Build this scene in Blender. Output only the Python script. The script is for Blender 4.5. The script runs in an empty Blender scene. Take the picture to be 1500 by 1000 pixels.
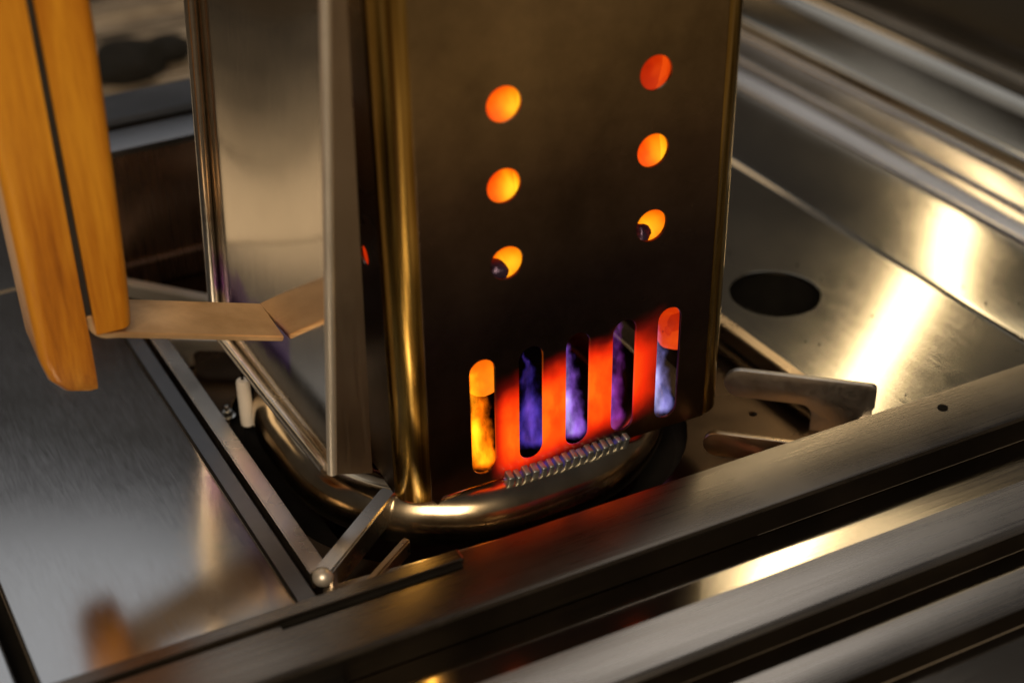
import bpy, bmesh, math, random
from mathutils import Vector, Matrix, Quaternion
R = math.radians
random.seed(7)
scn = bpy.context.scene
col = scn.collection

# ------------------------------------------------------------------ camera
cam = bpy.data.cameras.new('camera')
cam.lens = 52.56; cam.sensor_width = 36.0; cam.sensor_fit = 'HORIZONTAL'
cam.clip_start = 0.01; cam.clip_end = 100
cam.dof.use_dof = True; cam.dof.focus_distance = 0.715; cam.dof.aperture_fstop = 4.3
camo = bpy.data.objects.new('camera', cam); col.objects.link(camo)
camo.matrix_world = Matrix(((0.87171, 0.26881, -0.40970, -0.22847),
                            (-0.48987, 0.45739, -0.74218, -0.50079),
                            (-0.01211, 0.84766, 0.53040, 0.42529),
                            (0, 0, 0, 1)))
scn.camera = camo
scn.render.resolution_x = 1024; scn.render.resolution_y = 682

# ------------------------------------------------------------------ world: dim warm evening surroundings
w = bpy.data.worlds.new('World'); scn.world = w; w.use_nodes = True
nt = w.node_tree; nt.nodes.clear()
tc = nt.nodes.new('ShaderNodeTexCoord'); sp = nt.nodes.new('ShaderNodeSeparateXYZ')
mr = nt.nodes.new('ShaderNodeMapRange'); mr.inputs[1].default_value = -1; mr.inputs[2].default_value = 1
cr = nt.nodes.new('ShaderNodeValToRGB')
for p, c in ((0.0, (.05, .03, .014, 1)), (0.42, (.10, .064, .030, 1)), (0.55, (.085, .065, .045, 1)), (1.0, (.055, .058, .066, 1))):
    if p == 0.0: e = cr.color_ramp.elements[0]
    elif p == 1.0: e = cr.color_ramp.elements[-1]
    else: e = cr.color_ramp.elements.new(p)
    e.position = p; e.color = c
bg = nt.nodes.new('ShaderNodeBackground'); bg.inputs[1].default_value = .34
wo = nt.nodes.new('ShaderNodeOutputWorld')
L = nt.links.new
L(tc.outputs['Generated'], sp.inputs[0]); L(sp.outputs[2], mr.inputs[0]); L(mr.outputs[0], cr.inputs[0])
L(cr.outputs[0], bg.inputs[0]); L(bg.outputs[0], wo.inputs[0])

# ------------------------------------------------------------------ lamps (each placed by azimuth from +Y, elevation, distance)
def lamp(name, az, el, dist, sx, sy, power, colr, target=(.15, .05, 0), roll=0):
    l = bpy.data.lights.new(name, 'AREA'); l.shape = 'RECTANGLE'; l.size = sx; l.size_y = sy
    l.energy = power; l.color = colr
    o = bpy.data.objects.new(name, l); col.objects.link(o)
    d = Vector((math.sin(R(az)) * math.cos(R(el)), math.cos(R(az)) * math.cos(R(el)), math.sin(R(el))))
    o.location = Vector(target) + d * dist
    o.rotation_euler = ((-d).to_track_quat('-Z', 'Y') @ Quaternion((0, 0, 1), R(roll))).to_euler()
    return o
lamp('warm_strip_lamp', 48.4, 29.5, 3.0, .062, 1.5, 3.4, (1.0, .76, .42), roll=-20)
lamp('warm_wide_lamp', 49, 40, 3.0, .78, .30, .85, (1.0, .82, .52))
lamp('overhead_fill', 42, 64, 3.0, 2.0, .8, 3.2, (1.0, .95, .90))  # unseen fill added so the tilted rail tops catch light
lamp('warm_side_fill', -22, 22, 3.0, 1.3, .46, 1.9, (1.0, .72, .42))  # unseen fill added to show in the heat shield by way of the shelf
lamp('cool_soft_lamp', 2, 46.5, 3.0, 2.6, 1.1, 3.2, (.97, .98, 1.0))  # unseen broad light, set for the bright area mirrored in the shelf
lamp('warm_front_lamp', 215, 42, 2.6, 1.0, 1.0, 33, (1.0, .76, .48))

vs = scn.view_settings
vs.view_transform = 'Standard'; vs.look = 'None'; vs.exposure = 0.35; vs.gamma = 1.0; vs.use_curve_mapping = False
scn.render.engine = 'CYCLES'

# ------------------------------------------------------------------ materials
MATS = {}
def mat(name):
    m = bpy.data.materials.new(name); m.use_nodes = True
    MATS[name] = m
    n = m.node_tree.nodes; b = n['Principled BSDF']
    return m, n, m.node_tree.links.new, b
def ramp(n, stops):
    r = n.new('ShaderNodeValToRGB'); els = r.color_ramp.elements
    els[0].position, els[0].color = stops[0][0], (*stops[0][1], 1)
    els[1].position, els[1].color = stops[-1][0], (*stops[-1][1], 1)
    for p, c in stops[1:-1]:
        e = els.new(p); e.color = (*c, 1)
    return r
def noise(n, l, scale, detail=4, vec=None, rough=.55):
    t = n.new('ShaderNodeTexNoise'); t.inputs['Scale'].default_value = scale
    t.inputs['Detail'].default_value = detail; t.inputs['Roughness'].default_value = rough
    if vec: l(vec, t.inputs['Vector'])
    return t
def mapping(n, l, scale, rot=(0, 0, 0)):
    tc = n.new('ShaderNodeTexCoord'); mp = n.new('ShaderNodeMapping')
    mp.inputs['Scale'].default_value = scale; mp.inputs['Rotation'].default_value = rot
    l(tc.outputs['Object'], mp.inputs['Vector'])
    return mp.outputs[0]
def steel(name, c1, c2, rough=.2, spread=.12, brush=(1, 60, 60), bump=.06, blot=9.0, aniso=0.0, scratch=0.0):
    """brushed sheet steel: streaks along the axis with the small scale, blotches of tarnish, uneven gloss"""
    m, n, l, b = mat(name)
    b.inputs['Metallic'].default_value = 1.0
    v = mapping(n, l, brush)
    st = noise(n, l, 14.0, 3, v)
    bl = noise(n, l, blot, 5, mapping(n, l, (1, 1, 1)))
    cr = ramp(n, [(.3, c1), (.7, c2)]); l(bl.outputs[0], cr.inputs[0]); l(cr.outputs[0], b.inputs['Base Color'])
    mx = n.new('ShaderNodeMath'); mx.operation = 'ADD'; l(st.outputs[0], mx.inputs[0]); l(bl.outputs[0], mx.inputs[1])
    mr = n.new('ShaderNodeMapRange'); mr.inputs[1].default_value = .6; mr.inputs[2].default_value = 1.4
    mr.inputs[3].default_value = max(.02, rough - spread); mr.inputs[4].default_value = rough + spread
    l(mx.outputs[0], mr.inputs[0]); l(mr.outputs[0], b.inputs['Roughness'])
    bp = n.new('ShaderNodeBump'); bp.inputs['Strength'].default_value = bump; bp.inputs['Distance'].default_value = .0006
    h = st.outputs[0]
    if scratch:
        wv = n.new('ShaderNodeTexVoronoi'); wv.feature = 'DISTANCE_TO_EDGE'; wv.inputs['Scale'].default_value = scratch
        l(mapping(n, l, (1.0, .18, 1.0), (0, 0, .5)), wv.inputs['Vector'])
        ss = n.new('ShaderNodeMapRange'); ss.inputs[1].default_value = 0; ss.inputs[2].default_value = .012; ss.inputs[3].default_value = -.5; ss.inputs[4].default_value = 0
        l(wv.outputs['Distance'], ss.inputs[0])
        ms = noise(n, l, 26.0, 2, mapping(n, l, (1, 1, 1)))
        mk = n.new('ShaderNodeMapRange'); mk.inputs[1].default_value = .58; mk.inputs[2].default_value = .66; l(ms.outputs[0], mk.inputs[0])
        mu = n.new('ShaderNodeMath'); mu.operation = 'MULTIPLY'; l(ss.outputs[0], mu.inputs[0]); l(mk.outputs[0], mu.inputs[1])
        ad = n.new('ShaderNodeMath'); ad.operation = 'ADD'; l(mu.outputs[0], ad.inputs[0]); l(st.outputs[0], ad.inputs[1]); h = ad.outputs[0]
    l(h, bp.inputs['Height']); l(bp.outputs[0], b.inputs['Normal'])
    if aniso:
        b.inputs['Anisotropic'].default_value = aniso
    return m
steel('shelf_steel', (.60, .60, .60), (.64, .64, .64), .17, .04, (60, 6, 60), .004, 12, scratch=34)
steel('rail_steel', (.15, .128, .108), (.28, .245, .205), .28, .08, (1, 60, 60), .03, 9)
steel('rail_face_shade', (.03, .026, .022), (.055, .047, .04), .42, .08, (1, 60, 60), .03, 14)  # dark tone paints the shade on the rails' front faces
steel('bright_rail_steel', (.46, .42, .375), (.66, .61, .55), .27, .08, (1, 60, 60), .02, 7)
steel('panel_steel', (.55, .47, .37), (.62, .55, .45), .10, .03, (2, 60, 60), .008, 9)
steel('basin_steel', (.48, .45, .39), (.58, .54, .47), .12, .035, (60, 3, 60), .010, 8)
steel('rim_steel', (.50, .45, .40), (.60, .55, .50), .20, .06, (60, 1, 60), .06, 10)
steel('pan_steel', (.030, .017, .009), (.095, .058, .030), .26, .10, (1, 1, 1), .10, 16)
steel('grate_steel', (.52, .48, .43), (.72, .67, .61), .25, .07, (4, 4, 4), .0, 10)
steel('warm_bar_steel', (.50, .37, .24), (.62, .48, .33), .30, .08, (12, 12, 12), .05, 26)
steel('sooty_steel', (.020, .016, .013), (.06, .048, .036), .40, .10, (1, 1, 1), .1, 22)
steel('prong_steel', (.50, .46, .43), (.64, .59, .55), .40, .10, (30, 30, 30), .05, 40)
steel('tube_steel', (.48, .37, .24), (.76, .63, .45), .18, .08, (1, 1, 1), .06, 38)
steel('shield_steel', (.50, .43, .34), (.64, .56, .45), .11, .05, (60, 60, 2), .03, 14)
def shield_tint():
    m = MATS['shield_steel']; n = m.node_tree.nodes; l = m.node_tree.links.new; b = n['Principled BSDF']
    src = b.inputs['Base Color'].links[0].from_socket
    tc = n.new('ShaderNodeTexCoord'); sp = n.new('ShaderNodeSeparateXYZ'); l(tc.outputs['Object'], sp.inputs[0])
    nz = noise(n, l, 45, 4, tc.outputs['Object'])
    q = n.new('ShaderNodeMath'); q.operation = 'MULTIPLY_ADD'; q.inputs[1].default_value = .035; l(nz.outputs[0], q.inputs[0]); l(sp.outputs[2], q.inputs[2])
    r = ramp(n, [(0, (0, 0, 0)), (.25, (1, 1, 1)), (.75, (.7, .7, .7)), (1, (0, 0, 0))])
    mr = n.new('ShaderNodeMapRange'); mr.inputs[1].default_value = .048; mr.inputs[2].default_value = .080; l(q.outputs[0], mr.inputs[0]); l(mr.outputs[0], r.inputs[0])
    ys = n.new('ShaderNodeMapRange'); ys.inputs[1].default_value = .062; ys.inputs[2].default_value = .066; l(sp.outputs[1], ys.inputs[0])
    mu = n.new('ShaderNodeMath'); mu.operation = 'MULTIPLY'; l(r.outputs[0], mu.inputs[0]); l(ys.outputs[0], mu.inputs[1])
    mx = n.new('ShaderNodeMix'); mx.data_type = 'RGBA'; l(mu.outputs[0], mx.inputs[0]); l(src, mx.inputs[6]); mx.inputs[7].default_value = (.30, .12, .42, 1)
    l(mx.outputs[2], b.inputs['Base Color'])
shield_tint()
steel('flange_steel', (.46, .38, .30), (.56, .47, .39), .38, .08, (60, 60, 2), .06, 14)
steel('hem_steel', (.62, .58, .53), (.76, .72, .67), .24, .05, (4, 4, 40), .02, 30)
steel('strap_steel', (.60, .38, .20), (.88, .62, .37), .38, .10, (3, 45, 45), .30, 40)
MATS['strap_steel'].node_tree.nodes['Principled BSDF'].inputs['Metallic'].default_value = .6
steel('corner_steel', (.72, .48, .12), (.90, .63, .20), .21, .07, (60, 60, 1.5), .06, 12)
def corner_reflections():  # gold corner, with reflected vertical streaks painted into the base colour
    m = MATS['corner_steel']; n = m.node_tree.nodes; l = m.node_tree.links.new; b = n['Principled BSDF']
    v = noise(n, l, 9.0, 3, mapping(n, l, (34, 34, .55))); v2 = noise(n, l, 30.0, 3, mapping(n, l, (1, 1, .3)))
    ad = n.new('ShaderNodeMath'); ad.operation = 'MULTIPLY_ADD'; ad.inputs[1].default_value = .35; l(v2.outputs[0], ad.inputs[0]); l(v.outputs[0], ad.inputs[2])
    r = ramp(n, [(.50, (.16, .085, .025)), (.62, (.52, .32, .075)), (.74, (.95, .66, .20)), (.86, (.80, .62, .36))])
    l(ad.outputs[0], r.inputs[0]); l(r.outputs[0], b.inputs['Base Color'])
corner_reflections()
steel('back_steel', (.40, .26, .19), (.56, .39, .29), .26, .10, (60, 1, 1), .05, 12)
steel('dark_rim_steel', (.16, .165, .175), (.24, .24, .25), .34, .08, (2, 60, 60), .05, 12)
steel('fold_steel', (.66, .62, .58), (.76, .72, .68), .42, .06, (4, 4, 40), .03, 30)
MATS['fold_steel'].node_tree.nodes['Principled BSDF'].inputs['Metallic'].default_value = .7
steel('rib_steel', (.26, .30, .33), (.40, .45, .50), .46, .08, (1, 1, 1), .05, 60)
MATS['rib_steel'].node_tree.nodes['Principled BSDF'].inputs['Metallic'].default_value = .9
steel('bright_screw', (.65, .65, .63), (.75, .75, .72), .2, .05, (1, 1, 1), .05, 60)

# chimney front: heat tinted bronze, with a red-hot band between the slots
def chimney_mat():
    m, n, l, b = mat('chimney_steel')
    b.inputs['Metallic'].default_value = 1.0
    tc = n.new('ShaderNodeTexCoord'); sp = n.new('ShaderNodeSeparateXYZ'); l(tc.outputs['Object'], sp.inputs[0])
    nz = noise(n, l, 11, 4, tc.outputs['Object'])
    # heat tint by height, wobbling: gunmetal-purple oxide low down, bronze straw colour above
    a = n.new('ShaderNodeMath'); a.operation = 'MULTIPLY_ADD'; a.inputs[1].default_value = .05; l(nz.outputs[0], a.inputs[0])
    l(sp.outputs[2], a.inputs[2])
    s = n.new('ShaderNodeMapRange'); s.inputs[1].default_value = .04; s.inputs[2].default_value = .30; l(a.outputs[0], s.inputs[0])
    cr = ramp(n, [(0, (.17, .115, .075)), (.25, (.14, .10, .10)), (.48, (.24, .17, .12)), (.72, (.62, .46, .25)), (1, (.82, .63, .36))])
    l(s.outputs[0], cr.inputs[0]); l(cr.outputs[0], b.inputs['Base Color'])
    mo = noise(n, l, 24, 6, tc.outputs['Object'], .68)
    mo2 = noise(n, l, 7, 3, mapping(n, l, (1, 1, .45)))
    mm = n.new('ShaderNodeMath'); mm.operation = 'MULTIPLY_ADD'; mm.inputs[1].default_value = .6; l(mo.outputs[0], mm.inputs[0]); l(mo2.outputs[0], mm.inputs[2])
    ms = n.new('ShaderNodeMapRange'); ms.inputs[1].default_value = .60; ms.inputs[2].default_value = 1.0; ms.inputs[3].default_value = .45; ms.inputs[4].default_value = 1.25; l(mm.outputs[0], ms.inputs[0])
    vm = n.new('ShaderNodeVectorMath'); vm.operation = 'SCALE'; l(cr.outputs[0], vm.inputs[0]); l(ms.outputs[0], vm.inputs['Scale']); l(vm.outputs[0], b.inputs['Base Color'])
    st = noise(n, l, 14, 3, mapping(n, l, (1.5, 40, 40)))
    r = n.new('ShaderNodeMapRange'); r.inputs[3].default_value = .22; r.inputs[4].default_value = .36; l(nz.outputs[0], r.inputs[0]); l(r.outputs[0], b.inputs['Roughness'])
    bp = n.new('ShaderNodeBump'); bp.inputs['Strength'].default_value = .05; bp.inputs['Distance'].default_value = .0005
    l(st.outputs[0], bp.inputs['Height']); l(bp.outputs[0], b.inputs['Normal'])
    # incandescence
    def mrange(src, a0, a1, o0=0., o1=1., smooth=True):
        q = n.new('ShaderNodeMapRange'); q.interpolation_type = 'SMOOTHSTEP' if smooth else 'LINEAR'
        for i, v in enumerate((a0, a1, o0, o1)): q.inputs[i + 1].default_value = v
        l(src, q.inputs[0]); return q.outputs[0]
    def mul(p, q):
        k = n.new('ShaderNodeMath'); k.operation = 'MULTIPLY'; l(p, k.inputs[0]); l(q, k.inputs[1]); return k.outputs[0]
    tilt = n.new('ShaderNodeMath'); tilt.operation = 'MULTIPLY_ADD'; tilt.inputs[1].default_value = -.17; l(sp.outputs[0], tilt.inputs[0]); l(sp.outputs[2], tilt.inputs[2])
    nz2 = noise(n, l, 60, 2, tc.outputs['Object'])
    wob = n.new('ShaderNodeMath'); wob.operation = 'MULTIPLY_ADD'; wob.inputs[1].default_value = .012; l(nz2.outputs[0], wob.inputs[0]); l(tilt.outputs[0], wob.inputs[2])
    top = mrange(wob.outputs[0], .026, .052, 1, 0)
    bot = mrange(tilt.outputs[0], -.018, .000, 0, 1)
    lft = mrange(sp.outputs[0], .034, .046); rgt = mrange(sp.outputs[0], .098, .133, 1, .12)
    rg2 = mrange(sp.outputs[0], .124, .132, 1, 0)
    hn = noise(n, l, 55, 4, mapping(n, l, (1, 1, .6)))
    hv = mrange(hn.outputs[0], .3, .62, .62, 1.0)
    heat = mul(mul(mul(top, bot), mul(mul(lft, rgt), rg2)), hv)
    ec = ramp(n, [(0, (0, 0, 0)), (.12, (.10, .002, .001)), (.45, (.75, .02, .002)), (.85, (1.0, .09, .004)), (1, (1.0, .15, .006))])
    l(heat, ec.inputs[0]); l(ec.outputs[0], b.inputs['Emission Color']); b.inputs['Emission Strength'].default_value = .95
    return m
chimney_mat()

def wood_mat():
    m, n, l, b = mat('handle_wood')
    v = mapping(n, l, (34, 34, 2.2))
    g = noise(n, l, 3.2, 9, v, .72); bl = noise(n, l, 16, 4, mapping(n, l, (1, 1, .45)))
    ad = n.new('ShaderNodeMath'); ad.operation = 'MULTIPLY_ADD'; ad.inputs[1].default_value = .45; l(bl.outputs[0], ad.inputs[0]); l(g.outputs[0], ad.inputs[2])
    cr = ramp(n, [(.48, (.27, .078, .004)), (.64, (.52, .185, .008)), (.86, (.74, .33, .022))])
    l(ad.outputs[0], cr.inputs[0]); l(cr.outputs[0], b.inputs['Base Color'])
    b.inputs['Roughness'].default_value = .38; b.inputs['Coat Weight'].default_value = .25; b.inputs['Coat Roughness'].default_value = .25
    bp = n.new('ShaderNodeBump'); bp.inputs['Strength'].default_value = .15; bp.inputs['Distance'].default_value = .0006
    l(g.outputs[0], bp.inputs['Height']); l(bp.outputs[0], b.inputs['Normal'])
wood_mat()
def plain(name, c, rough=.5, nscale=40, c2=None, bump=.2, dist=.0008, metal=0):
    m, n, l, b = mat(name)
    b.inputs['Roughness'].default_value = rough; b.inputs['Metallic'].default_value = metal
    t = noise(n, l, nscale, 5, mapping(n, l, (1, 1, 1)))
    cr = ramp(n, [(.3, c), (.7, c2 or tuple(min(1, x * 1.3) for x in c))]); l(t.outputs[0], cr.inputs[0]); l(cr.outputs[0], b.inputs['Base Color'])
    bp = n.new('ShaderNodeBump'); bp.inputs['Strength'].default_value = bump; bp.inputs['Distance'].default_value = dist
    l(t.outputs[0], bp.inputs['Height']); l(bp.outputs[0], b.inputs['Normal'])
    return m
plain('ceramic', (.86, .82, .80), .45, 60, (.92, .89, .87), .1)
plain('black_iron', (.006, .0055, .005), .95, 50, (.012, .011, .010))
MATS['black_iron'].node_tree.nodes['Principled BSDF'].inputs['Specular IOR Level'].default_value = .08
plain('charcoal', (.003, .003, .003), .85, 90, (.012, .011, .010), .8, .004)
plain('ground', (.46, .37, .26), .9, 10, (.60, .49, .36))
plain('violet_sheen', (.03, .018, .045), .25, 120, (.09, .06, .12), .6, .002, .6)  # violet sheen put into the base colour of the charcoal bits
def plank_mat():
    m, n, l, b = mat('weathered_wood')
    g = noise(n, l, 5, 7, mapping(n, l, (.7, 9, 10)), .7)
    cr = ramp(n, [(.42, (.02, .016, .012)), (.5, (.34, .27, .20)), (.58, (.80, .68, .54))])
    l(g.outputs[0], cr.inputs[0]); l(cr.outputs[0], b.inputs['Base Color']); b.inputs['Roughness'].default_value = .8
    bp = n.new('ShaderNodeBump'); bp.inputs['Strength'].default_value = .6; bp.inputs['Distance'].default_value = .003
    l(g.outputs[0], bp.inputs['Height']); l(bp.outputs[0], b.inputs['Normal'])
plank_mat()
def ember_mat(name, stops, strength, centre=None):
    m, n, l, b = mat(name)
    b.inputs['Base Color'].default_value = (.03, .02, .015, 1); b.inputs['Roughness'].default_value = .9
    v = n.new('ShaderNodeTexVoronoi'); v.inputs['Scale'].default_value = 46; l(mapping(n, l, (1, 1, .55), (.3, .5, .2)), v.inputs['Vector'])
    sx = n.new('ShaderNodeSeparateColor'); l(v.outputs['Color'], sx.inputs[0])
    t = noise(n, l, 40, 3, mapping(n, l, (1, 1, 1)))
    mx = n.new('ShaderNodeMath'); mx.operation = 'MULTIPLY_ADD'; mx.inputs[1].default_value = .38; l(sx.outputs[0], mx.inputs[0]); l(t.outputs[0], mx.inputs[2])
    val = mx.outputs[0]
    if centre:   # glow painted brightest where the sight line through the hole lands
        tc = n.new('ShaderNodeTexCoord'); ds = n.new('ShaderNodeVectorMath'); ds.operation = 'DISTANCE'; l(tc.outputs['Object'], ds.inputs[0]); ds.inputs[1].default_value = centre
        mr = n.new('ShaderNodeMapRange'); mr.inputs[1].default_value = .0015; mr.inputs[2].default_value = .0120; mr.inputs[3].default_value = .42; mr.inputs[4].default_value = -.30; l(ds.outputs['Value'], mr.inputs[0])
        ad = n.new('ShaderNodeMath'); ad.operation = 'MULTIPLY_ADD'; ad.inputs[1].default_value = .75; l(val, ad.inputs[0]); l(mr.outputs[0], ad.inputs[2]); val = ad.outputs[0]
    cr = ramp(n, stops); l(val, cr.inputs[0]); l(cr.outputs[0], b.inputs['Emission Color']); b.inputs['Emission Strength'].default_value = strength
ember_mat('glowing_ember', [(.42, (1.0, .10, .001)), (.66, (1.0, .27, .003)), (.95, (1.0, .58, .012))], 1.0)
ember_mat('orange_ember', [(.42, (.75, .03, .001)), (.66, (1.0, .11, .002)), (.95, (1.0, .24, .004))], .95)
ember_mat('dull_ember', [(.42, (.30, .008, .001)), (.66, (.55, .022, .001)), (.95, (.85, .07, .003))], .75)
def flame_mat(name, core, edge, strength, h, rad, lean, seed, scale=115):
    """soft burning gas: emission only, strongest along a leaning, wavering axis, torn by noise"""
    m = bpy.data.materials.new(name); m.use_nodes = True; MATS[name] = m
    n = m.node_tree.nodes; n.clear(); l = m.node_tree.links.new
    def M(op, a, b=None, c=None):
        k = n.new('ShaderNodeMath'); k.operation = op
        for i, v in enumerate((a, b, c)):
            if v is None: continue
            if isinstance(v, (int, float)): k.inputs[i].default_value = v
            else: l(v, k.inputs[i])
        return k.outputs[0]
    o = n.new('ShaderNodeOutputMaterial'); e = n.new('ShaderNodeEmission')
    tc = n.new('ShaderNodeTexCoord')
    wv = noise(n, l, 85, 3, mapping(n, l, (1, 1, .7)))
    sc = n.new('ShaderNodeSeparateColor'); l(wv.outputs['Color'], sc.inputs[0])
    sp = n.new('ShaderNodeSeparateXYZ'); l(tc.outputs['Object'], sp.inputs[0])
    t = M('MAXIMUM', M('DIVIDE', sp.outputs[2], h), 0.0)
    t15 = M('POWER', t, 1.5)
    ax = M('MULTIPLY_ADD', M('SUBTRACT', sc.outputs[0], .5), rad * 2.2, M('MULTIPLY', t15, lean[0]))
    ay = M('MULTIPLY_ADD', M('SUBTRACT', sc.outputs[1], .5), rad * 2.2, M('MULTIPLY', t15, lean[1]))
    x = M('SUBTRACT', sp.outputs[0], ax); y = M('SUBTRACT', sp.outputs[1], ay)
    r = M('SQRT', M('ADD', M('MULTIPLY', x, x), M('MULTIPLY', y, y)))
    width = M('MULTIPLY', M('SUBTRACT', 1.02, M('POWER', t, 2.2)), rad * 1.05)
    q = M('DIVIDE', r, M('MAXIMUM', width, .0004))
    fall = n.new('ShaderNodeMapRange'); fall.interpolation_type = 'SMOOTHSTEP'
    for i, v in enumerate((.45, 1.0, 1.0, 0.0)): fall.inputs[i + 1].default_value = v
    l(q, fall.inputs[0])
    nz = noise(n, l, scale, 4, mapping(n, l, (1, 1, .38), (0, .35 * (-1) ** seed, 0)), .62)
    tear = n.new('ShaderNodeMapRange'); tear.inputs[1].default_value = .40; tear.inputs[2].default_value = .66; tear.inputs[3].default_value = .06; tear.inputs[4].default_value = 1.9
    l(nz.outputs[0], tear.inputs[0])
    l(M('MULTIPLY', M('MULTIPLY', fall.outputs[0], tear.outputs[0]), strength), e.inputs[1])
    cr = ramp(n, [(0, core), (.55, edge), (1, edge)]); l(q, cr.inputs[0]); l(cr.outputs[0], e.inputs[0])
    l(e.outputs[0], o.inputs['Volume'])

# ------------------------------------------------------------------ builders
def put(name, me, m, parent=None, smooth=False):
    o = bpy.data.objects.new(name, me); col.objects.link(o)
    if m: me.materials.clear(); me.materials.append(MATS[m])
    if smooth:
        me.shade_smooth()
    if parent: o.parent = parent
    return o
def from_bm(name, bm, m, parent=None, smooth=False):
    me = bpy.data.meshes.new(name); bm.normal_update(); bm.to_mesh(me); bm.free()
    return put(name, me, m, parent, smooth)
def empty(name, label, cat, loc=(0, 0, 0), rz=0, group=None):
    o = bpy.data.objects.new(name, None); o.empty_display_size = .02; col.objects.link(o)
    o.location = loc; o.rotation_euler = (0, 0, rz); o['label'] = label; o['category'] = cat
    if group: o['group'] = group
    return o
def tag(o, label, cat, group=None, kind=None):
    o['label'] = label
    if cat: o['category'] = cat
    if group: o['group'] = group
    if kind: o['kind'] = kind
    return o
def box_bm(x0, x1, y0, y1, z0, z1, bev=.0008, seg=2):
    bm = bmesh.new(); bmesh.ops.create_cube(bm, size=1)
    for v in bm.verts:
        v.co = Vector(((x0 + x1) / 2 + v.co.x * (x1 - x0), (y0 + y1) / 2 + v.co.y * (y1 - y0), (z0 + z1) / 2 + v.co.z * (z1 - z0)))
    if bev: bmesh.ops.bevel(bm, geom=bm.edges[:], offset=bev, segments=seg, profile=.5, affect='EDGES')
    return bm
def rrect(cx, cy, hx, hy, r, n=8):
    pts = []
    for k, (sx, sy) in enumerate(((1, 1), (-1, 1), (-1, -1), (1, -1))):
        for i in range(n + 1):
            a = R(90 * k + 90 * i / n)
            pts.append((cx + sx * (hx - r) + r * math.cos(a), cy + sy * (hy - r) + r * math.sin(a)))
    return pts
def circle(cx, cy, r, n=40):
    return [(cx + r * math.cos(2 * math.pi * i / n), cy + r * math.sin(2 * math.pi * i / n)) for i in range(n)]
def plate_mesh(name, outline, holes, thick, fn, bev=.0002):
    """flat plate with real openings; fn maps (u, v, depth) to a point"""
    cu = bpy.data.curves.new(name, 'CURVE'); cu.dimensions = '2D'; cu.fill_mode = 'BOTH'
    cu.extrude = max(1e-5, thick / 2 - bev); cu.bevel_depth = bev; cu.bevel_resolution = 1; cu.offset = -bev
    for pl in [outline] + holes:
        s = cu.splines.new('POLY'); s.points.add(len(pl) - 1); s.use_cyclic_u = True
        for p, q in zip(s.points, pl): p.co = (q[0], q[1], 0, 1)
    o = bpy.data.objects.new(name, cu); col.objects.link(o)
    dg = bpy.context.evaluated_depsgraph_get(); dg.update()
    me = bpy.data.meshes.new_from_object(o.evaluated_get(dg))
    col.objects.unlink(o); bpy.data.objects.remove(o); bpy.data.curves.remove(cu)
    for v in me.vertices: v.co = fn(v.co.x, v.co.y, v.co.z)
    me.update()
    bm = bmesh.new(); bm.from_mesh(me); bmesh.ops.remove_doubles(bm, verts=bm.verts, dist=1e-6)
    bmesh.ops.recalc_face_normals(bm, faces=bm.faces); bm.to_mesh(me); bm.free()
    me.shade_flat(); me.name = name
    return me
def tube_bm(pts, rad, seg=14, closed=False, caps=True):
    """round tube along a polyline, rad a number or a list"""
    pts = [Vector(p) for p in pts]; n = len(pts); bm = bmesh.new(); rings = []
    up = None
    for i, p in enumerate(pts):
        a = pts[(i - 1) % n] if (closed or i) else p; b = pts[(i + 1) % n] if (closed or i < n - 1) else p
        t = (b - a).normalized()
        if up is None:
            up = Vector((0, 0, 1)) if abs(t.z) < .9 else Vector((0, 1, 0))
        x = t.cross(up).normalized(); up = x.cross(t).normalized()
        r = rad[i] if isinstance(rad, (list, tuple)) else rad
        rings.append([bm.verts.new(p + (x * math.cos(2 * math.pi * k / seg) + up * math.sin(2 * math.pi * k / seg)) * r) for k in range(seg)])
    for i in range(n if closed else n - 1):
        A, B = rings[i], rings[(i + 1) % n]
        for k in range(seg):
            bm.faces.new((A[k], A[(k + 1) % seg], B[(k + 1) % seg], B[k]))
    if not closed and caps:
        bm.faces.new(rings[0][::-1]); bm.faces.new(rings[-1])
    bmesh.ops.recalc_face_normals(bm, faces=bm.faces)
    return bm
def strip_bm(profile, y0, y1, thick=.0012, ny=1, axis='Y', wob=0.0):
    """a folded sheet: profile (u, z) swept along Y (u = x) or X (u = y), given thickness below"""
    bm = bmesh.new(); rows = []
    for j in range(ny + 1):
        t = y0 + (y1 - y0) * j / ny
        rows.append([bm.verts.new((u, t, z) if axis == 'Y' else (t, u, z)) for u, z in profile])
    for j in range(ny):
        for i in range(len(profile) - 1):
            bm.faces.new((rows[j][i], rows[j][i + 1], rows[j + 1][i + 1], rows[j + 1][i]))
    bmesh.ops.recalc_face_normals(bm, faces=bm.faces)
    up = sum(f.normal.z * f.calc_area() for f in bm.faces)
    if up < 0: bmesh.ops.reverse_faces(bm, faces=bm.faces)
    geo = bmesh.ops.solidify(bm, geom=bm.faces[:], thickness=thick)
    bmesh.ops.recalc_face_normals(bm, faces=bm.faces)
    return bm
def smooth_by_angle(o, ang=35):
    me = o.data; me.shade_smooth()
    bm = bmesh.new(); bm.from_mesh(me)
    for e in bm.edges:
        if len(e.link_faces) == 2 and e.calc_face_angle(0) > R(ang): e.smooth = False
    bm.to_mesh(me); bm.free()
    return o
def arc(cx, cz, r, a0, a1, n):
    return [(cx + r * math.cos(R(a0 + (a1 - a0) * i / n)), cz + r * math.sin(R(a0 + (a1 - a0) * i / n))) for i in range(n + 1)]

# ================================================================== THE GRILL
ground = from_bm('ground', box_bm(-30, 30, -30, 30, -.92, -.90, 0), 'ground'); ground['kind'] = 'structure'

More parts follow.
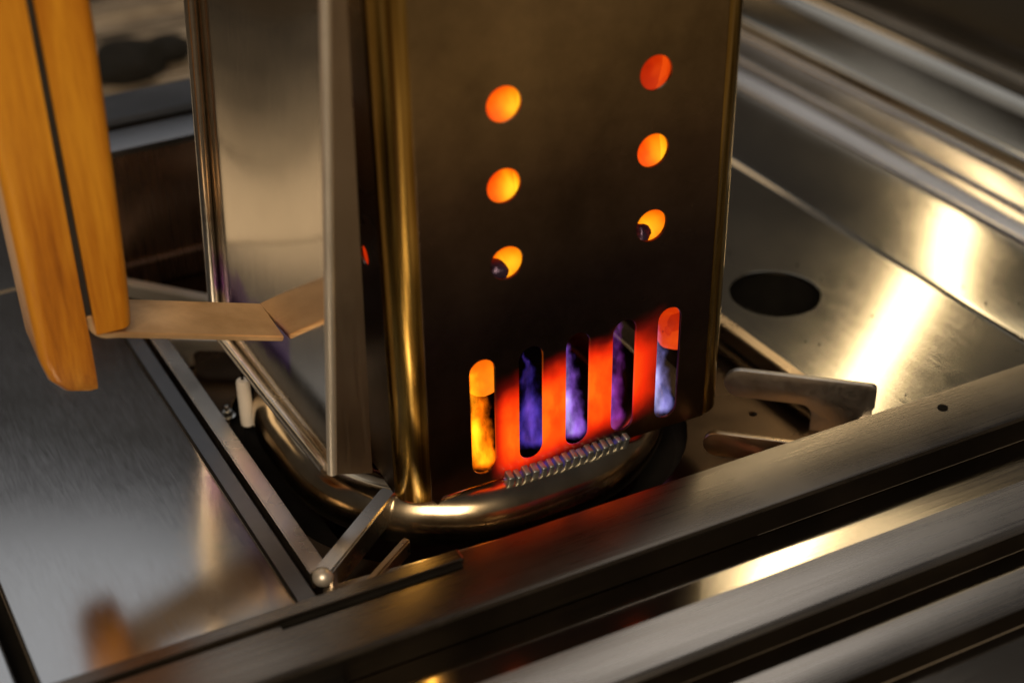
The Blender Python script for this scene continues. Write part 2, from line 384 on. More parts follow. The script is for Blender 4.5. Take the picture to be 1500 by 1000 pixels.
grill = empty('grill_firebox', 'stainless steel grill firebox with stepped rim and round drain hole around the burner', 'grill', (0, 0, -.2))
GZ = .2
def gpart(name, bm_or_me, m, smooth=True):
    if isinstance(bm_or_me, bmesh.types.BMesh): o = from_bm(name, bm_or_me, m, grill)
    else: o = put(name, bm_or_me, m, grill)
    o.location.z = GZ
    if smooth: smooth_by_angle(o)
    return o
# floor sheet on the right, with the round hole
HX, HY = .2755, .0905
o = gpart('basin_floor', plate_mesh('basin_floor', [(.2335, -.052), (.3605, -.052), (.3605, .62), (.2335, .62)], [circle(HX, HY, .0268, 56)], .0016,
      lambda u, v, d: Vector((u, v, -.0208 + d))), 'basin_steel', False)
from_o = gpart('drain_well', tube_bm([(HX, HY, -.0225), (HX, HY, -.16)], .0285, 40, caps=False), 'black_iron')
# second sheet beyond the seam, then beads, groove and lip
gpart('outer_floor', strip_bm([(.3585, -.0222), (.3612, -.0186), (.3640, -.0180), (.4405, -.0178)], -.052, .95, .0014), 'basin_steel')
beads = [(.4405, -.0178)] + arc(.4432, -.0176, .0026, 180, 20, 9) + [(.4535, -.0125), (.4630, -.0120)] + arc(.4658, -.0118, .0026, 180, 20, 9) + \
        [(.4765, -.0095), (.4905, -.0085)] + arc(.4935, -.0083, .0030, 180, 10, 9) + [(.5000, -.0100), (.5055, -.0105)]
gpart('stepped_rim', strip_bm(beads, -.052, .95, .0014), 'rim_steel')
lip = [(.5145, -.030), (.5150, -.011)] + arc(.5190, -.011, .0040, 180, 90, 6) + [(.530, -.0070), (.572, -.0070)] + \
      [(.572 + .012 * math.sin(R(a)), -.007 + .012 * (1 - math.cos(R(a)))) for a in range(6, 86, 6)] + [(.592, .085), (.596, .090), (.620, .092)]
gpart('outer_lip', strip_bm(lip, -.052, .95, .0014), 'basin_steel')
gpart('rim_gap', box_bm(.5050, .5155, -.05, .94, -.060, -.032, 0), 'black_iron', False)
# burner pan (lower, heat browned) with the large opening under the ring
gpart('burner_pan', plate_mesh('burner_pan', [(-.0745, -.060), (.2415, -.060), (.2415, .3085), (-.0745, .3085)],
      [rrect(.062, .088, .112, .112, .085, 12), circle(.199, .0095, .0022, 14)], .0016, lambda u, v, d: Vector((u, v, -.0318 + d))), 'pan_steel', False)
gpart('burner_well', box_bm(-.060, .185, -.035, .215, -.120, -.110, 0), 'black_iron', False)
well = bmesh.new()
gpart('well_wall', tube_bm([(x, y, -.075) for x, y in rrect(.062, .088, .116, .116, .085, 10)], .036, 10, True), 'black_iron')
# back wall behind the burner, with its dark rim
gpart('back_wall', box_bm(-.086, .20, .3100, .3118, -.034, .0598, .0004), 'back_steel', False)
gpart('back_wall_foot', strip_bm([(.3065, -.0300), (.3068, -.0150), (.3098, -.0135)], -.086, .20, .0012, axis='X'), 'back_steel')
gpart('back_rim', strip_bm([(.3095, .0560), (.3095, .0600), (.3125, .0612), (.3330, .0622), (.3340, .0500)], -.086, .20, .0012, axis='X'), 'dark_rim_steel')
gpart('back_ledge', strip_bm([(.3460, .0300), (.3462, .0600), (.3490, .0625), (.3850, .0640), (.3860, .030)], -.086, .20, .0012, axis='X'), 'dark_rim_steel')

# ------------------------------------------------------------------ side shelf on the left
shelf = empty('side_shelf', 'scratched mirror finish steel shelf sheet beside the burner', 'shelf', (-.13, .1, -.2))
def spart(name, bm, m, smooth=True):
    o = from_bm(name, bm, m, shelf); o.location = (.13, -.1, .2)
    if smooth: smooth_by_angle(o)
    return o
spart('shelf_sheet', strip_bm([(-.1845, -.016), (-.1845, -.0108), (-.1837, -.0100), (-.0775, -.0100), (-.0763, -.0104), (-.0758, -.0135), (-.0758, -.024)], -.30, .305, .0012), 'shelf_steel')
spart('edge_strip', strip_bm([(-.0735, -.026), (-.0735, -.0165), (-.0728, -.0158), (-.0650, -.0158), (-.0643, -.0165), (-.0643, -.028)], -.10, .290, .0012), 'dark_rim_steel')
spart('rear_mirror_sheet', strip_bm([(-.1845, -.016), (-.1845, -.0108), (-.1837, -.0100), (-.0890, -.0100), (-.0880, -.0110), (-.0880, -.024)], .308, .80, .0012), 'shelf_steel')  # unseen sheet added to mirror the side light into the heat shield
spart('outer_sheet', strip_bm([(-.45, -.0120), (-.1935, -.0120), (-.1925, -.0130), (-.1925, -.022)], -.30, .80, .0012), 'shelf_steel')
spart('gap_channel', box_bm(-.1925, -.1840, -.30, .30, -.030, -.024, 0), 'black_iron', False)

# ------------------------------------------------------------------ front rails, turned a little like the chimney
TURN = R(-2.5)
front = empty('front_rail_frame', 'blurred stepped steel front rails running across the foreground', 'rail', (0, -.05, -.2), TURN)
def fpart(name, bm, m, smooth=True):
    o = from_bm(name, bm, m, front); o.location = (0, .05, .2)
    if smooth: smooth_by_angle(o)
    return o
XL, XR = -.60, .75
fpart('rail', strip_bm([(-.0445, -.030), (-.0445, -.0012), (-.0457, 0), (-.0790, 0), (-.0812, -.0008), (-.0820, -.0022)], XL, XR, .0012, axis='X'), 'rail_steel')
fpart('rail_face', box_bm(XL, XR, -.0821, -.0806, -.0150, -.0024, .0003), 'rail_face_shade', False)
fpart('glossy_panel', strip_bm([(-.0817, -.0155), (-.1235, -.0150)], XL, XR, .0012, axis='X'), 'panel_steel')
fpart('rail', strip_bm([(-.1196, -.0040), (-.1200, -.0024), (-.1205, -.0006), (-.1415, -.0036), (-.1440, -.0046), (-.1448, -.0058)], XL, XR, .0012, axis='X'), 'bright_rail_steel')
fpart('rail_face', box_bm(XL, XR, -.1449, -.1434, -.0162, -.0060, .0003), 'rail_face_shade', False)
fpart('step_panel', strip_bm([(-.1448, -.0165), (-.1660, -.0160)], XL, XR, .0012, axis='X'), 'panel_steel')
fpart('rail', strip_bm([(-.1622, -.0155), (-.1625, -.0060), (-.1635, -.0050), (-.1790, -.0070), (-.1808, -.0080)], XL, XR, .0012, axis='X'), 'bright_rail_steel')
fpart('rail_face', box_bm(XL, XR, -.1809, -.1796, -.0182, -.0086, .0003), 'rail_face_shade', False)
fpart('step_panel', strip_bm([(-.1812, -.0185), (-.260, -.0260)], XL, XR, .0012, axis='X'), 'panel_steel')
fpart('rail_face', box_bm(XL, XR, -.1196, -.1184, -.0146, -.0042, .0003), 'rail_face_shade', False)
fpart('slot_strip', box_bm(-.0905, -.008, -.0560, -.0530, .0002, .0012, .0003), 'black_iron', False)
fpart('slot_lip', box_bm(-.60, -.006, -.0527, -.0455, .0002, .0022, .0006), 'rail_steel', False)
fpart('dimple', tube_bm([(.255, -.0575, .0001), (.255, -.0575, .0005)], .0026, 16), 'black_iron')

# ================================================================== GAS BURNER
burner = empty('gas_burner', 'bronzed steel ring burner tube with ribbed flame ports under the chimney', 'burner', (.062, .088, -.06))
def bpart(name, bm, m, smooth=True, parent=None):
    o = from_bm(name, bm, m, parent or burner)
    if not parent: o.location = (-.062, -.088, .06)
    if smooth: smooth_by_angle(o)
    return o
RC = rrect(.0630, .0875, .0885, .0895, .077, 18)
bpart('ring_tube', tube_bm([(x, y, -.0222) for x, y in RC], .0160, 30, True), 'tube_steel')
for (x, y) in ((-.020, .060), (.030, .001), (.105, .003)):
    bpart('support_leg', box_bm(x - .004, x + .004, y - .004, y + .004, -.078, -.028, .0008), 'pan_steel', False)
rme = None
for k in range(16):
    t = k / 15; x = .0430 + t * .0640
    if rme is None:
        b_ = box_bm(-.0017, .0017, -.0030, .0030, -.0072, .0072, .0008); rme = bpy.data.meshes.new('flame_port_rib'); b_.to_mesh(rme); b_.free(); rme.shade_smooth()
        rme.materials.append(MATS['rib_steel'])
    o = bpy.data.objects.new('flame_port_rib', rme); col.objects.link(o); o.parent = burner
    o.location = (x - .062, -.0036 - .0016 * math.sin(t * 3.1) - .088, -.0086 + .06 + random.uniform(-.0004, .0004)); o.rotation_euler = (R(16 + random.uniform(-4, 4)), R(random.uniform(-3, 3)), R(random.uniform(-6, 6))); o.scale = (random.uniform(.8, 1.12), 1, random.uniform(.9, 1.08))

# igniter electrode and screw on the pan
ign = empty('igniter_electrode', 'white ceramic igniter electrode standing left of the ring burner', 'igniter', (-.0370, .1375, -.031))
bm = bmesh.new()
prof = [(0, .0), (.0036, .0), (.0038, .0008), (.0036, .0265), (.0031, .0275), (.0018, .0279), (0, .0279)]
def lathe(prof, seg=20):
    bm = bmesh.new(); rings = []
    for r, z in prof:
        if r == 0: rings.append([bm.verts.new((0, 0, z))])
        else: rings.append([bm.verts.new((r * math.cos(2 * math.pi * k / seg), r * math.sin(2 * math.pi * k / seg), z)) for k in range(seg)])
    for A, B in zip(rings, rings[1:]):
        for k in range(seg):
            a, a2 = A[k % len(A)], A[(k + 1) % len(A)]; b, b2 = B[k % len(B)], B[(k + 1) % len(B)]
            f = [a, a2, b2, b]; f = [v for i, v in enumerate(f) if v not in f[:i]]
            if len(f) > 2: bm.faces.new(f)
    bmesh.ops.recalc_face_normals(bm, faces=bm.faces); return bm
o = from_bm('ceramic_body', lathe(prof), 'ceramic', ign); smooth_by_angle(o)
o = from_bm('electrode_wire', tube_bm([(0, 0, .026), (0, 0, .0305), (.0008, -.0003, .0325)], .0007, 8), 'black_iron', ign)
scr = empty('pan_screw', 'small bright hex screw beside the ceramic igniter', 'screw', (-.0440, .1490, -.031))
bmh = bmesh.new(); bmesh.ops.create_cone(bmh, cap_ends=True, segments=6, radius1=.0030, radius2=.0028, depth=.0030)
bmesh.ops.bevel(bmh, geom=bmh.edges[:], offset=.0004, segments=2, affect='EDGES')
o = from_bm('head', bmh, 'bright_screw', scr); o.location.z = .0024
o = from_bm('washer', lathe([(.0016, 0), (.0042, 0), (.0042, .0008), (.0016, .0010)]), 'bright_screw', scr)
o = from_bm('thread', lathe([(0, 0), (.0013, 0), (.0013, .0062), (.0009, .0068), (0, .0068)], 12), 'bright_screw', scr); smooth_by_angle(o)

# ================================================================== POT SUPPORT
pot = empty('pot_support', 'flat bar pot support frame with pronged fingers around the burner', 'pot support', (.08, .1, -.031))
def ppart(name, bm, m='grate_steel', smooth=True, loc=None, rz=0):
    o = from_bm(name, bm, m, pot)
    o.location = Vector(loc or (0, 0, 0)) - Vector((.08, .1, -.031)); o.rotation_euler.z = rz
    if smooth: smooth_by_angle(o)
    return o
def flat_bar(name, pts, width, h, z, m='grate_steel'):
    """bar of rectangular section along a plan polyline"""
    bm = bmesh.new(); P = [Vector((x, y, 0)) for x, y in pts]; rows = []
    for i, p in enumerate(P):
        a = P[i - 1] if i else p; b = P[i + 1] if i < len(P) - 1 else p
        t = (b - a).normalized(); s = Vector((-t.y, t.x, 0))
        if 0 < i < len(P) - 1:
            c = ((P[i] - a).normalized()).dot(t); s = s / max(.5, c)
        rows.append([bm.verts.new(p + s * (e * width / 2) + Vector((0, 0, zz))) for e, zz in ((-1, z - h), (1, z - h), (1, z), (-1, z))])
    for A, B in zip(rows, rows[1:]):
        for k in range(4): bm.faces.new((A[k], A[(k + 1) % 4], B[(k + 1) % 4], B[k]))
    bm.faces.new(rows[0][::-1]); bm.faces.new(rows[-1])
    bmesh.ops.recalc_face_normals(bm, faces=bm.faces)
    es = [e for e in bm.edges if e.calc_face_angle(0) > R(50)]
    bmesh.ops.bevel(bm, geom=es, offset=.0007, segments=2, affect='EDGES')
    return ppart(name, bm, m)
flat_bar('frame_bar', [(-.0490, .2430), (-.0560, .2360), (-.0575, .2240), (-.0575, .10), (-.0575, -.0105)], .0088, .010, -.0135)
flat_bar('frame_bar', [(-.0600, .2960), (-.0120, .2380), (.0350, .2300)], .0070, .010, -.0135, 'fold_steel')
flat_bar('frame_bar', [(.2235, .30), (.2245, .12), (.2262, -.004)], .0075, .010, -.0140, 'warm_bar_steel')
flat_bar('frame_bar', [(-.0585, -.0160), (.2265, -.0500)], .0060, .010, -.0210)
# raised finger from the left corner, tip towards the ring
def finger(p0, p1, z0, z1, width, h, m='grate_steel'):
    a = Vector((p0[0], p0[1], z0)); b = Vector((p1[0], p1[1], z1)); t = (b - a); s = Vector((-t.y, t.x, 0)).normalized() * width / 2
    bm = bmesh.new(); up = Vector((0, 0, h))
    A = [bm.verts.new(a + q) for q in (-s - up, s - up, s, -s)]; B = [bm.verts.new(b + q) for q in (-s - up, s - up, s, -s)]
    for k in range(4): bm.faces.new((A[k], A[(k + 1) % 4], B[(k + 1) % 4], B[k]))
    bm.faces.new(A[::-1]); bm.faces.new(B); bmesh.ops.recalc_face_normals(bm, faces=bm.faces)
    bmesh.ops.bevel(bm, geom=bm.edges[:], offset=.0009, segments=2, affect='EDGES')
    return ppart('finger', bm, m)
finger((-.0570, -.0130), (-.0085, .0190), -.0120, -.0065, .0085, .014)
finger((-.0420, -.0230), (-.0120, -.0060), -.0200, -.0170, .0040, .009, 'warm_bar_steel')
# weld ball at the corner
bmw = bmesh.new(); bmesh.ops.create_uvsphere(bmw, u_segments=16, v_segments=10, radius=.0048); bmw.transform(Matrix.Diagonal((1, 1, .9, 1)))
ppart('weld_bead', bmw, 'fold_steel', loc=(-.0575, -.0140, -.0150))
# fingers as upright L plates: profile (u along the finger, z)
def finger_plate(pin, pout, ztop, prof, thick, m='prong_steel'):
    a = Vector((pin[0], pin[1], 0)); b = Vector((pout[0], pout[1], 0)); t = (b - a).normalized(); s = Vector((-t.y, t.x, 0))
    me = plate_mesh('finger', prof, [], thick, lambda u, v, d: a + t * u + s * d + Vector((0, 0, ztop + v)), .0004)
    o = put('finger', me, m, pot); o.location = -Vector((.08, .1, -.031)); return smooth_by_angle(o, 25)
def Lprof(Ln, h, foot0, foot1, drop):
    p = []
    for i in range(9): a = R(90 + 180 * i / 8); p.append((h * .5 + h * .5 * math.cos(a) , -h * .5 + h * .5 * math.sin(a)))
    for i in range(7): a = R(90 - 90 * i / 6); p.append((foot0 - .006 + .006 * math.cos(a), -h - .006 + .006 * math.sin(a)))
    p += [(foot0, -drop), (foot1, -drop)]
    p += [(foot1, -h * .9), (Ln, -h * .8)]
    for i in range(5): a = R(0 + 90 * i / 4); p.append((Ln - .003 + .003 * math.cos(a), -.003 + .003 * math.sin(a)))
    return p
finger_plate((.1830, .0155), (.2400, -.0375), .0005, Lprof(.0775, .0165, .046, .0765, .032), .0034)
finger_plate((.1475, -.0160), (.2000, -.0650), -.0075, Lprof(.070, .0135, .048, .066, .024), .0034, 'warm_bar_steel')
finger_plate((-.020, .190), (-.053, .212), -.0120, Lprof(.040, .0075, .028, .038, .018), .0034, 'fold_steel')

# ================================================================== CHIMNEY STARTER
chim = empty('charcoal_chimney', 'tall heat tinted steel charcoal chimney starter with glowing slots and wooden handle', 'chimney starter', (0, 0, -.006), TURN * 1.04)
def cpart(name, bm_or_me, m, smooth=True, parent=None):
    o = from_bm(name, bm_or_me, m, parent or chim) if isinstance(bm_or_me, bmesh.types.BMesh) else put(name, bm_or_me, m, parent or chim)
    if not parent: o.location.z = .006
    if smooth: smooth_by_angle(o)
    return o
FL, FR, RC_, TOPZ, DEP, TH = -.009, .166, .013, .315, .172, .0016
ZB = -.006
def slot(cx, z0, z1, r, n=10):
    p = [(cx + r * math.cos(R(a)), z1 - r + r * math.sin(R(a))) for a in [180 * i / n for i in range(n + 1)]]
    p += [(cx + r * math.cos(R(a)), z0 + r + r * math.sin(R(a))) for a in [180 + 180 * i / n for i in range(n + 1)]]
    return p
holes = [slot(x, .0003, .0633, .0063) for x in (.0318, .0565, .0811, .1060, .1306)]
HOLES = [(.0447, .1835), (.1174, .1833), (.0442, .1468), (.1174, .1470), (.0450, .1095), (.1182, .1097)]
holes += [circle(x, z, .0079, 36) for x, z in HOLES] + [circle(x, .2570, .0086, 36) for x in (.0445, .1174)] + [circle(x, .2200, .0001, 6) for x in ()]
outl = [(FL + RC_, ZB + .0), (FL + RC_ + .003, ZB - .0036), (FL + RC_ + .006, ZB + .0004), (FR - RC_, ZB), (FR - RC_, TOPZ), (FL + RC_, TOPZ)]
cpart('front_wall', plate_mesh('front_wall', outl, holes, TH, lambda u, v, d: Vector((u, TH / 2 + d, v)), .00025), 'chimney_steel', False)
sh = [circle(s, z, .0048, 24) for s, z in ((.0315, .1120), (.1200, .1105), (.0345, .1835), (.1200, .1835))]
cpart('left_wall', plate_mesh('left_wall', [(RC_, ZB), (DEP - RC_, ZB), (DEP - RC_, TOPZ), (RC_, TOPZ)], sh, TH, lambda u, v, d: Vector((FL + TH / 2 + d, u, v)), .00025), 'chimney_steel', False)
def corner_shell(cx, cy, a0, a1, zb=ZB, n=14):
    bm = bmesh.new(); nz = 12; ro, ri = RC_, RC_ - TH
    def ring(z, r): return [bm.verts.new((cx + r * math.cos(R(a0 + (a1 - a0) * i / n)), cy + r * math.sin(R(a0 + (a1 - a0) * i / n)), z)) for i in range(n + 1)]
    O, I = [], []
    for k in range(nz + 1):
        z = zb + (TOPZ - zb) * k / nz; O.append(ring(z, ro)); I.append(ring(z, ri))
    for k in range(nz):
        for i in range(n):
            bm.faces.new((O[k][i], O[k][i + 1], O[k + 1][i + 1], O[k + 1][i])); bm.faces.new((I[k][i + 1], I[k][i], I[k + 1][i], I[k + 1][i + 1]))
    for i in range(n):
        bm.faces.new((O[0][i + 1], O[0][i], I[0][i], I[0][i + 1])); bm.faces.new((O[-1][i], O[-1][i + 1], I[-1][i + 1], I[-1][i]))
    bmesh.ops.recalc_face_normals(bm, faces=bm.faces); return bm
cpart('corner', corner_shell(FL + RC_, RC_, 180, 270), 'corner_steel')
cpart('corner', corner_shell(FR - RC_, RC_, 270, 360, ZB + .001), 'corner_steel')
cpart('corner', corner_shell(FR - RC_, DEP - RC_, 0, 90), 'sooty_steel')
cpart('corner', corner_shell(FL + RC_, DEP - RC_, 90, 180), 'sooty_steel')
cpart('right_wall', box_bm(FR - TH, FR, RC_, DEP - RC_, ZB, TOPZ, 0), 'sooty_steel', False)
cpart('back_wall', box_bm(FL + RC_, FR - RC_, DEP - TH, DEP, ZB, TOPZ, 0), 'sooty_steel', False)
# fire grate inside: bars the charcoal lies on
for k in range(7):
    y = .020 + k * .022
    cpart('grate_rod', tube_bm([(FL + .002, y, .0755), (FR - .002, y, .0755)], .0020, 8), 'black_iron')

# heat shield: mirror sheet leaning in towards the chimney, front flange, rolled hem
P_n, P_f = Vector((-.0374, .0160, .0150)), Vector((-.0446, .1595, .0150))
T_n, T_f = Vector((-.0225, .0160, .2340)), Vector((-.0360, .1595, .1924))
T_n = P_n + (T_n - P_n) * 1.28; T_f = P_f + (T_f - P_f) * 1.58
bm = bmesh.new(); NU, NV = 10, 14; G = []
for i in range(NU + 1):
    u = i / NU; row = []
    for j in range(NV + 1):
        v = j / NV
        p = (P_n.lerp(P_f, u)).lerp(T_n.lerp(T_f, u), v)
        p = p + Vector((1, .05, -.07)) * (.0085 * math.sin(math.pi * u) * (v ** 1.6))
        row.append(bm.verts.new(p))
    G.append(row)
for i in range(NU):
    for j in range(NV): bm.faces.new((G[i][j], G[i + 1][j], G[i + 1][j + 1], G[i][j + 1]))
bmesh.ops.recalc_face_normals(bm, faces=bm.faces)
bmesh.ops.solidify(bm, geom=bm.faces[:], thickness=.0010); bmesh.ops.recalc_face_normals(bm, faces=bm.faces)
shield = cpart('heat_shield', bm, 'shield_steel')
# front flange, turned towards the chimney body
bm = bmesh.new()
q = [P_n + Vector((-.0012, -.0012, -.001)), Vector((-.0185, .0148, .0078)), Vector((-.0130, .0148, .292)), T_n + Vector((-.0012, -.0012, 0))]
fv = [bm.verts.new(p) for p in q]; bm.faces.new(fv)
r_ = bmesh.ops.extrude_face_region(bm, geom=bm.faces[:]); bmesh.ops.translate(bm, verts=[v for v in r_['geom'] if isinstance(v, bmesh.types.BMVert)], vec=(0, .0014, 0))
bmesh.ops.recalc_face_normals(bm, faces=bm.faces); bmesh.ops.bevel(bm, geom=bm.edges[:], offset=.0004, segments=2, affect='EDGES')
cpart('flange', bm, 'flange_steel', False, shield)
cpart('fold', tube_bm([P_n + Vector((-.0002, 0, -.001)), T_n + Vector((-.0002, 0, 0))], .0024, 16), 'fold_steel', True, shield)
hem = [P_n + Vector((-.0020, .002, .0005)), P_n.lerp(P_f, .5) + Vector((-.0026, 0, 0)), P_f + Vector((-.0026, -.010, .0002))]
for a in range(0, 91, 15):
    hem.append(P_f + Vector((-.0026, -.010 + .010 * math.sin(R(a)), .010 - .010 * math.cos(R(a)))))
hem.append(T_f + Vector((-.0026, 0, 0)))
cpart('rolled_hem', tube_bm(hem, .0031, 16), 'hem_steel', True, shield)

# handle: bracket strap from shield to tang, two wooden scales
def sweep_flat(pts, s0, s1, th):
    """strap: centre line in the F-z plane, from s0 to s1 along S (s0, s1 lists)"""
    bm = bmesh.new(); rows = []
    for i, (f_, z_) in enumerate(pts):
        a = pts[i - 1] if i else pts[i]; b = pts[i + 1] if i < len(pts) - 1 else pts[i]
        t = Vector((b[0] - a[0], b[1] - a[1])).normalized(); nn = Vector((-t.y, t.x)) * th / 2
        rows.append([bm.verts.new((f_ + e * nn.x, s, z_ + e * nn.y)) for e, s in ((-1, s0), (1, s0), (1, s1), (-1, s1))])
    for A, B in zip(rows, rows[1:]):
        for k in range(4): bm.faces.new((A[k], A[(k + 1) % 4], B[(k + 1) % 4], B[k]))
    bm.faces.new(rows[0][::-1]); bm.faces.new(rows[-1]); bmesh.ops.recalc_face_normals(bm, faces=bm.faces)
    es = [e for e in bm.edges if e.calc_face_angle(0) > R(50)]
    bmesh.ops.bevel(bm, geom=es, offset=.0004, segments=2, affect='EDGES')
    return bm
S0, S1 = .0674, .1015
TF = -.1235
strap = [(-.0385, .0580), (-.080, .0710), (-.1120, .0812)]
for a in range(0, 76, 15):
    strap.append((-.1155 - .0080 * math.sin(R(a + 15)), .0912 - .0090 * math.cos(R(a + 15))))
strap += [(TF, .094)]
bracket = cpart('handle_bracket', sweep_flat(strap, S0, S1, .0028), 'strap_steel')
cpart('tang', sweep_flat([(TF, .0942), (TF, .20), (TF - .001, .315)], S0 + .0002, S1 - .0002, .0027), 'dark_rim_steel', True, bracket)
def scale_bm(f0, f1b, f1t, z0, z1, round_bottom):
    bm = bmesh.new(); n = 14; rows = []
    for k in range(n + 1):
        t = k / n; z = z0 + (z1 - z0) * (t ** 1.6)
        hgt = z - z0; e = 0
        if round_bottom and hgt < .022: e = .022 - math.sqrt(max(0, .022 ** 2 - (.022 - hgt) ** 2))
        f1 = f1b + (f1t - f1b) * min(1, t * 1.4)
        f1 = f0 + (f1 - f0) * (1 - e / .022 * (.75 if round_bottom else 0))
        s0 = S0 - .0015 + e * .2; s1 = S1 + .0015 - e * .9
        r = .0045 * (1 if abs(f1 - f0) > .012 else abs(f1 - f0) / .013)
        sec = [(f0, s0), (f1 - math.copysign(r, f1 - f0), s0)]
        sgn = math.copysign(1, f1 - f0)
        for i in range(1, 6): a = R(90 * i / 5); sec.append((f1 - sgn * r + sgn * r * math.sin(a), s0 + r - r * math.cos(a)))
        for i in range(0, 6): a = R(90 * i / 5); sec.append((f1 - sgn * r + sgn * r * math.cos(a), s1 - r + r * math.sin(a)))
        sec.append((f0, s1))
        rows.append([bm.verts.new((p[0], p[1], z)) for p in sec])
    m_ = len(rows[0])
    for A, B in zip(rows, rows[1:]):
        for k in range(m_): bm.faces.new((A[k], A[(k + 1) % m_], B[(k + 1) % m_], B[k]))
    bm.faces.new(rows[0][::-1]); bm.faces.new(rows[-1]); bmesh.ops.recalc_face_normals(bm, faces=bm.faces)
    return bm
cpart('handle_scale', scale_bm(TF + .0016, -.1062, -.1005, .0850, .312, False), 'handle_wood')
cpart('handle_scale', scale_bm(TF - .0016, -.1470, -.1480, .0555, .312, True), 'handle_wood')

# ================================================================== FIRE
def lump_bm(r, seed, sub=3, amp=.3):
    rnd = random.Random(seed); bm = bmesh.new(); bmesh.ops.create_icosphere(bm, subdivisions=sub, radius=r)
    cuts = [(Vector((rnd.uniform(-1, 1), rnd.uniform(-1, 1), rnd.uniform(-1, 1))).normalized(), rnd.uniform(.66, .93)) for _ in range(14)]
    for v in bm.verts:
        for d, c in cuts:
            k = v.co.dot(d) - c * r
            if k > 0: v.co -= d * k
        v.co *= 1 + amp * .12 * math.sin(v.co.x / r * 5 + seed) * math.sin(v.co.z / r * 4 + seed * 2)
    return bm
def Cw(f_, s_, z_):
    a = TURN * 1.04; return Vector((f_ * math.cos(a) - s_ * math.sin(a), f_ * math.sin(a) + s_ * math.cos(a), z_))
lumps = [((.050, .030, .172), .026, 'upper left', 'glowing_ember'), ((.124, .034, .172), .025, 'upper right', 'dull_ember'), ((.050, .032, .132), .025, 'middle left', 'glowing_ember'),
         ((.124, .034, .135), .024, 'middle right', 'glowing_ember'), ((.0610, .034, .094), .0215, 'lower left', 'glowing_ember'), ((.1350, .034, .094), .0200, 'lower right', 'glowing_ember')]
for i, (p, r, wh, mt) in enumerate(lumps):
    h = HOLES[i]; vd = Vector((.43, .76, -.49)); hp = Vector((h[0], 0, h[1])); t = (p[1] - r * .72) / vd.y
    cen = hp + vd * t - Vector(p)
    if mt == 'glowing_ember':
        mt = 'ember_%d' % i; ember_mat(mt, [(.18, (.80, .035, .001)), (.42, (1.0, .13, .002)), (.66, (1.0, .30, .004)), (.95, (1.0, .60, .014))], 1.0, tuple(cen))
    o = from_bm('charcoal_lump', lump_bm(r, i + 3), mt); o.location = Cw(*p)
    tag(o, 'glowing orange charcoal lump seen through the %s round hole of the chimney' % wh, 'charcoal', 'glowing charcoal in the chimney')
o = from_bm('charcoal_lump', lump_bm(.024, 31), 'dull_ember'); o.location = Cw(.016, .080, .086)
tag(o, 'glowing charcoal lump behind the small hole in the chimney side near the heat shield', 'charcoal', 'glowing charcoal in the chimney')

for (p, r, lb) in (((.0445, .0095, .1005), .0066, 'small unlit charcoal bit in the lower left hole of the chimney'), ((.1180, .0090, .1012), .0056, 'small unlit charcoal bit in the lower right hole of the chimney')):
    b_ = lump_bm(r, int(r * 1e5), 3, .5); o = from_bm('charcoal_bit', b_, 'violet_sheen'); o.location = Cw(*p); o.data.shade_smooth(); tag(o, lb, 'charcoal')
def tongue(h, r, lean):
    n = 10; pts = []; rad = []
    for k in range(n + 1):
        t = k / n
        pts.append((lean[0] * t ** 1.5, lean[1] * t ** 1.5, h * t)); rad.append(r * (1.9 - 1.2 * t))
    return tube_bm(pts, rad, 12)
V, B, W_ = (.45, .16, 1.0), (.16, .08, .9), (.70, .70, 1.0)
OR, YE = (1.0, .16, .002), (1.0, .42, .010)
fl = [((.0362, .016, -.006), .064, .0074, (.001, .010), YE, OR, 200, 'orange flame tongue behind the leftmost slot'),
      ((.0680, .022, -.008), .046, .0075, (.004, .010), V, B, 30, 'dim blue flame behind the second slot from left'),
      ((.0880, .020, -.008), .068, .0070, (.000, .012), W_, V, 62, 'violet flame tongue behind the middle slot'),
      ((.1110, .022, -.010), .062, .0065, (.013, .012), V, (.40, .05, .45), 60, 'slanting violet flame behind the fourth slot'),
      ((.1390, .020, -.010), .060, .0065, (.002, .012), W_, (.34, .30, .8), 70, 'pale blue white flame behind the rightmost slot')]
for i, (p, h, r, ln, c0, c1, st, lb) in enumerate(fl):
    flame_mat('flame_%d' % i, c0, c1, st, h, r, ln, i)
    o = from_bm('gas_flame', tongue(h, r, ln), 'flame_%d' % i); o.location = Cw(*p); tag(o, lb, 'flame', 'flames in the chimney slots')
def port_flame():
    m = bpy.data.materials.new('port_flame'); m.use_nodes = True; MATS['port_flame'] = m
    n = m.node_tree.nodes; n.clear(); l = m.node_tree.links.new
    o_ = n.new('ShaderNodeOutputMaterial'); e = n.new('ShaderNodeEmission'); e.inputs[0].default_value = (.22, .10, 1.0, 1)
    t = noise(n, l, 210, 3, mapping(n, l, (1, 1, .4)))
    mr = n.new('ShaderNodeMapRange'); mr.inputs[1].default_value = .42; mr.inputs[2].default_value = .7; mr.inputs[3].default_value = 2; mr.inputs[4].default_value = 36
    l(t.outputs[0], mr.inputs[0]); l(mr.outputs[0], e.inputs[1]); l(e.outputs[0], o_.inputs['Volume'])
port_flame()
o = from_bm('gas_flame', tube_bm([(.040, -.0045, -.0045), (.055, -.0060, -.0040), (.075, -.0066, -.0035), (.108, -.0066, -.0030)], [.0008, .0026, .0030, .0012], 10), 'port_flame')
tag(o, 'low blue flame running along the ribbed ports under the chimney front', 'flame', 'flames in the chimney slots')
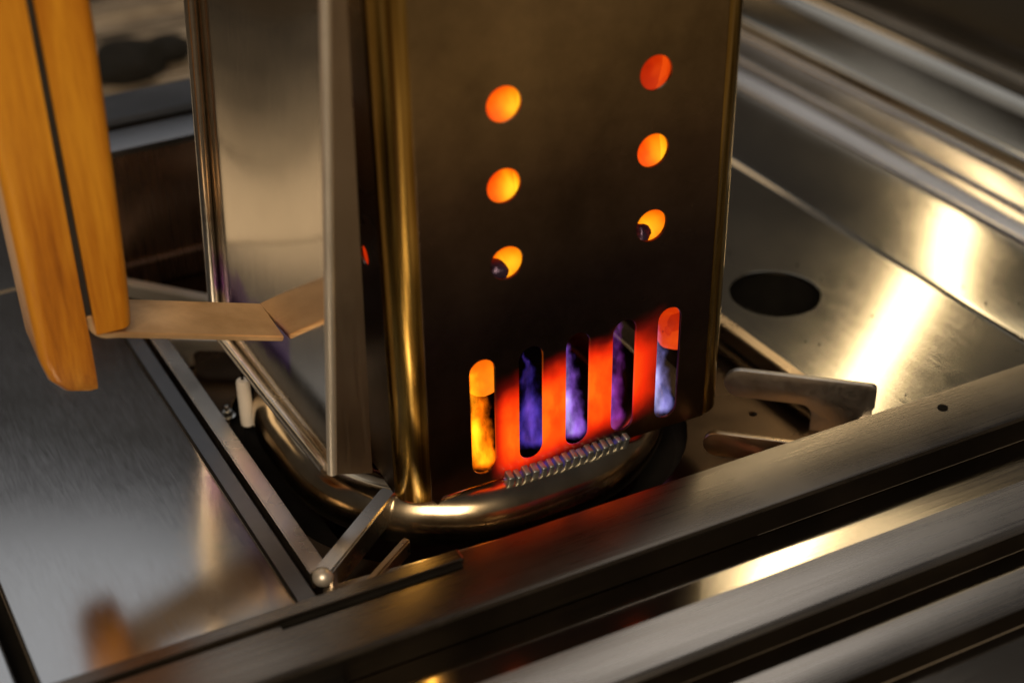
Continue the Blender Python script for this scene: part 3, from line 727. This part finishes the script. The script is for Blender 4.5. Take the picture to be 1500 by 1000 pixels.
for (p, r, mt, lb) in (((.0470, .034, .0330), .0120, 'orange_ember', 'added glowing lump for the inner glow at the top of the leftmost slot'),
                       ((.1530, .030, .0300), .0125, 'dull_ember', 'added dull red lump for the inner glow at the top of the rightmost slot')):
    o = from_bm('ember', lump_bm(r, int(r * 1e4)), mt); o.location = Cw(*p); tag(o, lb, 'ember')  # lumps added to give the inner glow at the slot tops

# ================================================================== BEHIND THE GRILL
PL = ['weathered plank right behind the dark rear rim of the grill', 'second weathered plank back from the grill rim, bare', 'weathered plank with black charcoal lumps lying on it', 'fourth weathered plank back, behind the charcoal lumps', 'farthest weathered plank at the top left edge of the picture']
for k in range(5):
    y = .52 + k * .178
    o = from_bm('table_plank', box_bm(-.04, .60, y, y + .172, -.155, -.125 + .002 * (k % 2), .003), 'weathered_wood')
    tag(o, PL[k], 'plank', 'planks behind the grill')
for (x, y, r, lb) in ((.112, .880, .040, 'large black charcoal lump lying on the plank behind the grill'), (.098, .790, .026, 'smaller flat black charcoal lump in front of the large one'), (.152, .905, .030, 'black charcoal lump lying right beside the large one behind the grill')):
    b_ = lump_bm(r, int(r * 1000)); b_.transform(Matrix.Diagonal((1.15, .9, .55, 1)))
    o = from_bm('charcoal_lump', b_, 'charcoal'); o.location = (x, y, -.125 + r * .40); tag(o, lb, 'charcoal', 'cold charcoal behind the grill')

# ash and crumbs fallen on the steel
rnd = random.Random(5); bm = bmesh.new()
for k in range(52):
    if k < 34: x, y, z = rnd.uniform(.245, .43), rnd.uniform(-.03, .20), -.0200 if k % 2 else -.0172
    else: x, y, z = rnd.uniform(.17, .22), rnd.uniform(-.02, .10), -.0309
    if k < 34: z = -.0199 if x < .358 else -.0177
    r = rnd.uniform(.0003, .0009)
    g = bmesh.ops.create_icosphere(bm, subdivisions=1, radius=r, matrix=Matrix.Translation((x, y, z + r * .35)) @ Matrix.Rotation(rnd.uniform(0, 6), 4, 'Z') @ Matrix.Diagonal((1, rnd.uniform(.5, 1), .6, 1)))
o = from_bm('ash_crumbs', bm, 'charcoal'); tag(o, 'tiny dark ash crumbs scattered on the steel sheets', None, None, 'stuff')
